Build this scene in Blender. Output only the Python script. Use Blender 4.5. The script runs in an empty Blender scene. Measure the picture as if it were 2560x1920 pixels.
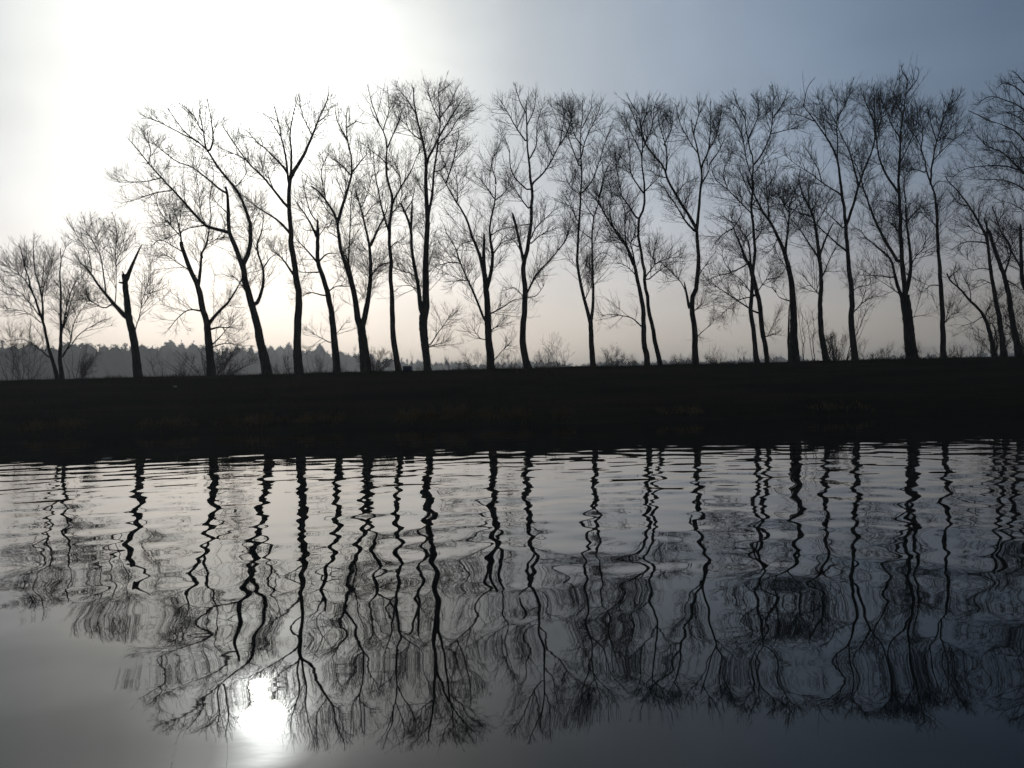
import bpy, math, random
import numpy as np
from mathutils import Matrix, Vector

random.seed(11)
rng = np.random.default_rng(11)
C = bpy.context.scene.collection
scene = bpy.context.scene

# ------------------------------------------------------------------ camera
F_PX, CAM_H = 1990.0, 2.13
PITCH, ROLL = math.radians(0.115), math.radians(1.37)
Fw = np.array([0.0, math.cos(PITCH), -math.sin(PITCH)])
R0 = np.array([1.0, 0.0, 0.0])
U0 = np.array([0.0, math.sin(PITCH), math.cos(PITCH)])
Rt = math.cos(ROLL) * R0 - math.sin(ROLL) * U0
Up = math.sin(ROLL) * R0 + math.cos(ROLL) * U0


def ray(u, v):
    return Fw + (u - 1280.0) / F_PX * Rt + (960.0 - v) / F_PX * Up


def at(u, v, y):
    d = ray(u, v)
    return np.array([0, 0, CAM_H]) + d * (y / d[1])


cam = bpy.data.cameras.new("camera")
cam.lens = 36.0 * F_PX / 2560.0
cam.sensor_width = 36.0
cam.clip_start = 0.05
cam.clip_end = 6000.0
camo = bpy.data.objects.new("camera", cam)
C.objects.link(camo)
m = Matrix.Identity(4)
for i in range(3):
    m[i][0], m[i][1], m[i][2] = Rt[i], Up[i], -Fw[i]
m[2][3] = CAM_H
camo.matrix_world = m
scene.camera = camo

# the sun, from the place where the water mirrors it
sd = ray(655, 1796)
sd = np.array([sd[0], sd[1], -sd[2]])
sd /= np.linalg.norm(sd)
SUN_EL = math.asin(sd[2])
SUN_AZ = math.atan2(sd[0], sd[1])

# ------------------------------------------------------------------ helpers


def tag(o, label=None, cat=None, group=None, kind=None):
    if label:
        o["label"] = label
    if cat:
        o["category"] = cat
    if group:
        o["group"] = group
    if kind:
        o["kind"] = kind
    return o


def empty(name, loc):
    o = bpy.data.objects.new(name, None)
    o.empty_display_size = 0.3
    o.location = [float(c) for c in loc]
    C.objects.link(o)
    return o


def mesh_obj(name, verts, faces, material, parent=None, smooth=True):
    """verts (n,3) array, faces: list of (m,k) int arrays"""
    verts = np.asarray(verts, dtype=np.float32).reshape(-1, 3)
    me = bpy.data.meshes.new(name)
    faces = [np.asarray(f, dtype=np.int32) for f in faces if len(f)]
    loops = np.concatenate([f.ravel() for f in faces])
    sizes = np.concatenate([np.full(len(f), f.shape[1], dtype=np.int32) for f in faces])
    starts = np.concatenate([[0], np.cumsum(sizes)[:-1]]).astype(np.int32)
    me.vertices.add(len(verts))
    me.vertices.foreach_set("co", verts.ravel())
    me.loops.add(len(loops))
    me.loops.foreach_set("vertex_index", loops)
    me.polygons.add(len(sizes))
    me.polygons.foreach_set("loop_start", starts)
    me.polygons.foreach_set("loop_total", sizes)
    me.polygons.foreach_set("use_smooth", np.full(len(sizes), smooth, dtype=bool))
    me.update(calc_edges=True)
    if material:
        me.materials.append(material)
    o = bpy.data.objects.new(name, me)
    C.objects.link(o)
    if parent:
        o.parent = parent
    return o


def norm(a):
    return a / (np.linalg.norm(a, axis=-1, keepdims=True) + 1e-9)


def tubes(P, R, S):
    """P (N,K,3), R (N,K) -> verts, quads, caps"""
    N, K = R.shape
    T = np.empty_like(P)
    T[:, 1:-1] = P[:, 2:] - P[:, :-2]
    T[:, 0] = P[:, 1] - P[:, 0]
    T[:, -1] = P[:, -1] - P[:, -2]
    T = norm(T)
    ref = np.where(np.abs(T[:, :1, 1:2]) < 0.8, np.array([0.0, 1.0, 0.0]), np.array([1.0, 0.0, 0.0]))
    ref = np.broadcast_to(ref, T.shape)
    A = norm(np.cross(T, ref))
    B = np.cross(T, A)
    ang = np.arange(S) * 2 * math.pi / S
    V = (P[:, :, None, :] + R[:, :, None, None] * (np.cos(ang)[:, None] * A[:, :, None, :] + np.sin(ang)[:, None] * B[:, :, None, :]))
    idx = np.arange(N * K * S).reshape(N, K, S)
    a = idx[:, :-1, :]
    b = np.roll(a, -1, axis=2)
    d = idx[:, 1:, :]
    c = np.roll(d, -1, axis=2)
    quads = np.stack([a, b, c, d], axis=-1).reshape(-1, 4)
    cap = idx[:, -1, :].reshape(-1, S)
    return V.reshape(-1, 3), quads, cap


class Bag:
    def __init__(self):
        self.v, self.f, self.n = [], [], 0

    def add(self, v, *faces):
        for f in faces:
            self.f.append(np.asarray(f) + self.n)
        self.v.append(np.asarray(v).reshape(-1, 3))
        self.n += len(self.v[-1])

    def tubes(self, P, R, S):
        if len(P):
            v, q, c = tubes(P, R, S)
            self.add(v, q, c)

    def box(self, x0, y0, z0, x1, y1, z1, taper=0.0):
        t = taper
        v = [(x0, y0, z0), (x1, y0, z0), (x1, y1, z0), (x0, y1, z0),
             (x0 + t, y0 + t, z1), (x1 - t, y0 + t, z1), (x1 - t, y1 - t, z1), (x0 + t, y1 - t, z1)]
        self.add(v, [(0, 3, 2, 1), (4, 5, 6, 7), (0, 1, 5, 4), (1, 2, 6, 5), (2, 3, 7, 6), (3, 0, 4, 7)])

    def obj(self, name, material, parent=None, smooth=True):
        byk = {}
        for f in self.f:
            byk.setdefault(f.shape[1], []).append(f)
        return mesh_obj(name, np.concatenate(self.v), [np.concatenate(v) for v in byk.values()], material, parent, smooth)


# ------------------------------------------------------------------ materials


def mat(name, c0, c1, scale, rough=0.85, detail=6.0, stretch=(1, 1, 1), bump=0.0, spec=0.3):
    M = bpy.data.materials.new(name)
    M.use_nodes = True
    nt = M.node_tree
    b = nt.nodes["Principled BSDF"]
    b.inputs["Roughness"].default_value = rough
    b.inputs["Specular IOR Level"].default_value = spec
    tc = nt.nodes.new("ShaderNodeTexCoord")
    mp = nt.nodes.new("ShaderNodeMapping")
    mp.inputs["Scale"].default_value = stretch
    nz = nt.nodes.new("ShaderNodeTexNoise")
    nz.inputs["Scale"].default_value = scale
    nz.inputs["Detail"].default_value = detail
    cr = nt.nodes.new("ShaderNodeValToRGB")
    cr.color_ramp.elements[0].position = 0.35
    cr.color_ramp.elements[1].position = 0.68
    cr.color_ramp.elements[0].color = (*c0, 1)
    cr.color_ramp.elements[1].color = (*c1, 1)
    L = nt.links.new
    L(tc.outputs["Object"], mp.inputs["Vector"])
    L(mp.outputs["Vector"], nz.inputs["Vector"])
    L(nz.outputs["Fac"], cr.inputs["Fac"])
    L(cr.outputs["Color"], b.inputs["Base Color"])
    if bump:
        bp = nt.nodes.new("ShaderNodeBump")
        bp.inputs["Strength"].default_value = bump
        bp.inputs["Distance"].default_value = 0.03
        L(nz.outputs["Fac"], bp.inputs["Height"])
        L(bp.outputs["Normal"], b.inputs["Normal"])
    return M


M_bark = mat("bark", (0.028, 0.025, 0.021), (0.07, 0.062, 0.052), 9.0, 0.95, stretch=(1, 1, 0.25), bump=0.6, spec=0.0)
M_twig = mat("twig_bark", (0.03, 0.026, 0.021), (0.055, 0.046, 0.037), 4.0, 0.9, spec=0.0)
M_peeled = mat("peeled_wood", (0.5, 0.46, 0.4), (0.68, 0.63, 0.57), 12.0, 0.8, stretch=(1, 1, 0.2))
M_bush = mat("thicket_twigs", (0.04, 0.032, 0.025), (0.07, 0.058, 0.045), 3.0, 0.9, spec=0.0)
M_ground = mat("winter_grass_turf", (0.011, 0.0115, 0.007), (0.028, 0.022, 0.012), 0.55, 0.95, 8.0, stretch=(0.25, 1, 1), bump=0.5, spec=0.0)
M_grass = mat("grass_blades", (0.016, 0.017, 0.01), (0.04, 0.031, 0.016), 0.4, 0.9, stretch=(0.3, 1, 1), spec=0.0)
M_reed = mat("dead_reed_straw", (0.09, 0.058, 0.028), (0.24, 0.155, 0.07), 1.2, 0.85, spec=0.0)
M_wood = mat("far_wood", (0.035, 0.04, 0.034), (0.06, 0.058, 0.045), 0.06, 0.95, spec=0.0)
M_blue = mat("blue_plastic", (0.02, 0.035, 0.075), (0.03, 0.05, 0.1), 6.0, 0.6)
M_pale = mat("pale_stone", (0.45, 0.44, 0.4), (0.65, 0.63, 0.58), 9.0, 0.8)
M_leaf = mat("pale_leaf_raft", (0.3, 0.29, 0.25), (0.5, 0.48, 0.42), 14.0, 0.7)

# ------------------------------------------------------------------ world and sun
w = bpy.data.worlds.new("World")
scene.world = w
w.use_nodes = True
nt = w.node_tree
bg = nt.nodes["Background"]
L = nt.links.new


def math_node(op, a, b=None, clamp=False):
    n = nt.nodes.new("ShaderNodeMath")
    n.operation = op
    n.use_clamp = clamp
    for i, x in enumerate((a, b)):
        if x is None:
            continue
        if isinstance(x, (int, float)):
            n.inputs[i].default_value = x
        else:
            L(x, n.inputs[i])
    return n.outputs[0]


EXPOSURE = -3.0
G = 2.0 ** (-EXPOSURE)
sky = nt.nodes.new("ShaderNodeTexSky")
sky.sky_type = "NISHITA"
sky.sun_disc = False
sky.sun_elevation = SUN_EL
sky.sun_rotation = SUN_AZ
sky.dust_density = 1.0
sky.air_density = 1.0
tc = nt.nodes.new("ShaderNodeTexCoord")
nrm = nt.nodes.new("ShaderNodeVectorMath")
nrm.operation = "NORMALIZE"
L(tc.outputs["Generated"], nrm.inputs[0])
dirv = nrm.outputs[0]
dot = nt.nodes.new("ShaderNodeVectorMath")
dot.operation = "DOT_PRODUCT"
L(dirv, dot.inputs[0])
dot.inputs[1].default_value = [float(c) for c in sd]
theta = math_node("MULTIPLY", math_node("ARCCOSINE", math_node("MINIMUM", dot.outputs["Value"], 0.9999999)), 57.29578)
sep = nt.nodes.new("ShaderNodeSeparateXYZ")
L(dirv, sep.inputs[0])
elev = math_node("MAXIMUM", sep.outputs["Z"], 0.0)
# thin high veil that scatters the sun's light forward: a power-law aureole, broken a little by wisps
cmap = nt.nodes.new("ShaderNodeMapping")
cmap.inputs["Scale"].default_value = (2.2, 2.2, 5.0)
cmap.inputs["Location"].default_value = (3.1, 1.7, 0.4)
cmap.inputs["Rotation"].default_value = (0.0, 0.5, 0.3)
L(dirv, cmap.inputs["Vector"])
cn = nt.nodes.new("ShaderNodeTexNoise")
cn.inputs["Scale"].default_value = 1.7
cn.inputs["Detail"].default_value = 5.0
cn.inputs["Roughness"].default_value = 0.55
cn.inputs["Distortion"].default_value = 0.6
L(cmap.outputs["Vector"], cn.inputs["Vector"])
wisp = math_node("ADD", math_node("MULTIPLY", cn.outputs["Fac"], 0.46), 0.77)
ramp = nt.nodes.new("ShaderNodeValToRGB")
ramp.color_ramp.interpolation = "CARDINAL"
STOPS = [(4, 2.3), (6, 1.6), (8, 1.18), (10, 0.98), (13, 0.80), (17, 0.585), (23, 0.425), (30, 0.325), (38.6, 0.215), (46, 0.142), (60, 0.09), (90, 0.05)]
els = ramp.color_ramp.elements
while len(els) < len(STOPS):
    els.new(0.5)
for e, (d, v) in zip(els, STOPS):
    e.position = d / 90.0
for e, (d, v) in zip(els, STOPS):
    e.color = (v / 2.5, v / 2.5, v / 2.5, 1)
L(math_node("MULTIPLY", theta, 1 / 90.0), ramp.inputs["Fac"])
outer = math_node("MULTIPLY", ramp.outputs["Color"], 2.5)
inner = math_node("MULTIPLY", math_node("POWER", math_node("MAXIMUM", theta, 1.8), -2.0), 32.0)
aur = math_node("MULTIPLY", math_node("MAXIMUM", outer, inner), G)
aur = math_node("MULTIPLY", aur, wisp)
zq = math_node("MULTIPLY", elev, 1 / 0.205)
hor = math_node("POWER", 2.718281828, math_node("MULTIPLY", math_node("MULTIPLY", zq, zq), -1.0))
aur = math_node("MULTIPLY", aur, math_node("ADD", math_node("MULTIPLY", hor, 1.25), 1.0))
tint = nt.nodes.new("ShaderNodeMix")
tint.data_type = "RGBA"
L(hor, tint.inputs["Factor"])
far_blue = nt.nodes.new("ShaderNodeMix")
far_blue.data_type = "RGBA"
mr = nt.nodes.new("ShaderNodeMapRange")
mr.inputs["From Min"].default_value = 12.0
mr.inputs["From Max"].default_value = 46.0
L(theta, mr.inputs["Value"])
L(mr.outputs["Result"], far_blue.inputs["Factor"])
far_blue.inputs["A"].default_value = (0.97, 1.0, 0.97, 1)
far_blue.inputs["B"].default_value = (0.66, 1.0, 1.5, 1)
L(far_blue.outputs["Result"], tint.inputs["A"])
tint.inputs["B"].default_value = (1.13, 1.0, 0.87, 1)
glow = nt.nodes.new("ShaderNodeVectorMath")
glow.operation = "SCALE"
L(tint.outputs["Result"], glow.inputs[0])
L(aur, glow.inputs["Scale"])
SKY_STRENGTH = 0.05
sc_ = nt.nodes.new("ShaderNodeVectorMath")
sc_.operation = "SCALE"
L(glow.outputs[0], sc_.inputs[0])
sc_.inputs["Scale"].default_value = 1.0 / SKY_STRENGTH
add = nt.nodes.new("ShaderNodeVectorMath")
add.operation = "ADD"
L(sky.outputs["Color"], add.inputs[0])
L(sc_.outputs[0], add.inputs[1])
L(add.outputs[0], bg.inputs["Color"])
bg.inputs["Strength"].default_value = SKY_STRENGTH
w.cycles.sampling_method = "MANUAL"
w.cycles.sample_map_resolution = 2048

sl = bpy.data.lights.new("sun", "SUN")
sl.energy = 1.0
sl.angle = math.radians(3.1)
sl.color = (1.0, 0.94, 0.84)
so = bpy.data.objects.new("sun", sl)
so.rotation_euler = Vector([float(-c) for c in sd]).to_track_quat("-Z", "Y").to_euler()
so.location = (0, 0, 60)
C.objects.link(so)

vs = scene.view_settings
vs.view_transform = "Standard"
vs.look = "None"
vs.exposure = EXPOSURE
vs.gamma = 1.0

# ------------------------------------------------------------------ ground: one sheet, both banks and the fields behind
SHORE, CREST0, CREST_Z = 39.8, 54.0, 3.07
PROF = [(-1600, 1.2), (-40, 1.0), (-3, 0.6), (0.2, 0.5), (0.9, 0.3), (1.5, -0.25), (3.0, -1.2), (8, -1.6), (34, -1.6), (38.2, -0.9),
        (39.5, -0.12), (39.9, 0.22), (41.0, 0.6), (43.2, 0.9), (45.6, 1.25), (46.2, 1.5), (50, 2.35), (52.8, 2.93), (54.0, 3.07), (58.0, 3.05),
        (62, 2.2), (68, 0.7), (90, 0.4), (1700, 0.4)]
PY = np.array([p[0] for p in PROF], float)
PZ = np.array([p[1] for p in PROF], float)


def ground_z(x, y):
    return np.interp(y, PY, PZ)


def vnoise(x, y, n, lmin, lmax, seed):
    r = np.random.default_rng(seed)
    z = np.zeros_like(x)
    for _ in range(n):
        l = lmin * (lmax / lmin) ** r.random()
        a = r.random() * 2 * math.pi
        z += np.sin((x * math.cos(a) + y * math.sin(a)) * 2 * math.pi / l + r.random() * 7) * l ** 0.6
    return z / (n * lmax ** 0.6) * 2.2


gx = np.concatenate([np.linspace(-1600, -60, 40)[:-1], np.arange(-60, 60, 0.3), np.linspace(60, 1600, 40)])
gy = np.concatenate([np.linspace(-1600, -40, 12)[:-1], np.arange(-40, -3, 3), np.arange(-3, 4, 0.3), np.arange(4, 38, 3),
                     np.arange(38, 60, 0.22), np.arange(60, 92, 2), np.geomspace(92, 1700, 22)])
GX, GY = np.meshgrid(gx, gy)
GZ = ground_z(GX, GY)
bankm = np.clip((GY - 39.5) / 2, 0, 1) * np.clip((70 - GY) / 10, 0, 1)
GZ = GZ + bankm * (0.07 * vnoise(GX, GY, 30, 0.9, 6.0, 3) + 0.03 * vnoise(GX * 0.3, GY, 12, 0.8, 3.0, 4))
shore_w = np.exp(-((GY - 39.9) / 0.9) ** 2)
GZ = GZ + shore_w * 0.10 * vnoise(GX, GY * 0.2, 24, 0.7, 5.0, 5)
ny, nx = GX.shape
ii = np.arange(ny * nx).reshape(ny, nx)
gq = np.stack([ii[:-1, :-1], ii[:-1, 1:], ii[1:, 1:], ii[1:, :-1]], -1).reshape(-1, 4)
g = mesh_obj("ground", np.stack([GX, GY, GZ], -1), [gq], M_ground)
tag(g, kind="structure")

# ------------------------------------------------------------------ water: real waves on a fine grid
Mw = bpy.data.materials.new("canal_water")
Mw.use_nodes = True
wn = Mw.node_tree
wb = wn.nodes["Principled BSDF"]
wb.inputs["Base Color"].default_value = (0.006, 0.008, 0.008, 1)
wb.inputs["Roughness"].default_value = 0.015
wb.inputs["IOR"].default_value = 1.333
wt = wn.nodes.new("ShaderNodeTexCoord")
wm = wn.nodes.new("ShaderNodeMapping")
wm.inputs["Scale"].default_value = (0.55, 1.0, 1.0)
wz = wn.nodes.new("ShaderNodeTexNoise")
wz.inputs["Scale"].default_value = 3.2
wz.inputs["Detail"].default_value = 3.0
wp = wn.nodes.new("ShaderNodeBump")
wp.inputs["Strength"].default_value = 1.0
wp.inputs["Distance"].default_value = 0.0003
wn.links.new(wt.outputs["Object"], wm.inputs["Vector"])
wn.links.new(wm.outputs["Vector"], wz.inputs["Vector"])
wn.links.new(wz.outputs["Fac"], wp.inputs["Height"])
wn.links.new(wp.outputs["Normal"], wb.inputs["Normal"])

wx = np.concatenate([np.linspace(-1500, -34, 60)[:-1], np.arange(-34, 34, 0.085), np.linspace(34, 1500, 60)])
wy = [0.7]
while wy[-1] < 40.6:
    wy.append(wy[-1] + 0.045 + 0.0016 * wy[-1])
wy = np.array(wy)
WX, WY = np.meshgrid(wx, wy)
WZ = np.zeros_like(WX)
r = np.random.default_rng(24)


def waves(n, lmin, lmax, slope, spread, mean):
    z = np.zeros_like(WX)
    for k in range(n):
        l = lmin * (lmax / lmin) ** ((k + r.random()) / n)
        a = mean + r.normal() * spread
        kk = 2 * math.pi / l
        z += slope * math.sqrt(2.0 / n) / kk * np.sin(kk * (WX * math.cos(a) + WY * math.sin(a)) + r.random() * 6.283)
    return z


half = math.pi / 2
patch = 0.75 + 0.5 * vnoise(WX * 0.5, WY, 18, 6.0, 22.0, 8)
patch = np.clip(patch, 0.25, 1.6)
calm = np.clip(0.34 + (WY - 5) / 10.0, 0.34, 1.2)
far = np.clip((WY - 13) / 7, 0, 1)
WZ += waves(44, 0.8, 2.3, 0.0165, 0.85, half + 0.2)
WZ += waves(40, 0.36, 0.85, 0.0095, 1.0, half + 0.1) * patch * calm
WZ += waves(16, 0.7, 1.5, 0.013, 0.22, half + 0.40) * far * np.clip((6 - WX) / 14, 0, 1) * patch
WZ += waves(16, 0.6, 1.5, 0.012, 0.35, half - 0.15) * far * np.clip((WX + 10) / 14, 0, 1) * patch
WZ += waves(30, 0.35, 0.8, 0.010, 0.5, half) * far * patch
WZ *= np.interp(WY, [0, 5, 8, 11, 15, 19, 22, 26, 41], [0.25, 0.30, 0.6, 0.9, 0.98, 0.68, 0.44, 0.3, 0.22])
ny, nx = WX.shape
ii = np.arange(ny * nx).reshape(ny, nx)
wq = np.stack([ii[:-1, :-1], ii[:-1, 1:], ii[1:, 1:], ii[1:, :-1]], -1).reshape(-1, 4)
tag(mesh_obj("water", np.stack([WX, WY, WZ], -1), [wq], Mw), kind="structure")

# ------------------------------------------------------------------ trees traced limb by limb
ZOOM = {1: (0, 480, 3.19), 2: (280, 160, 1.975), 3: (640, 160, 2.0733), 4: (1080, 160, 2.0733), 5: (1520, 160, 2.0733), 6: (1960, 140, 2.0733)}
M_PER_PX = 55.0 / F_PX

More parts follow.
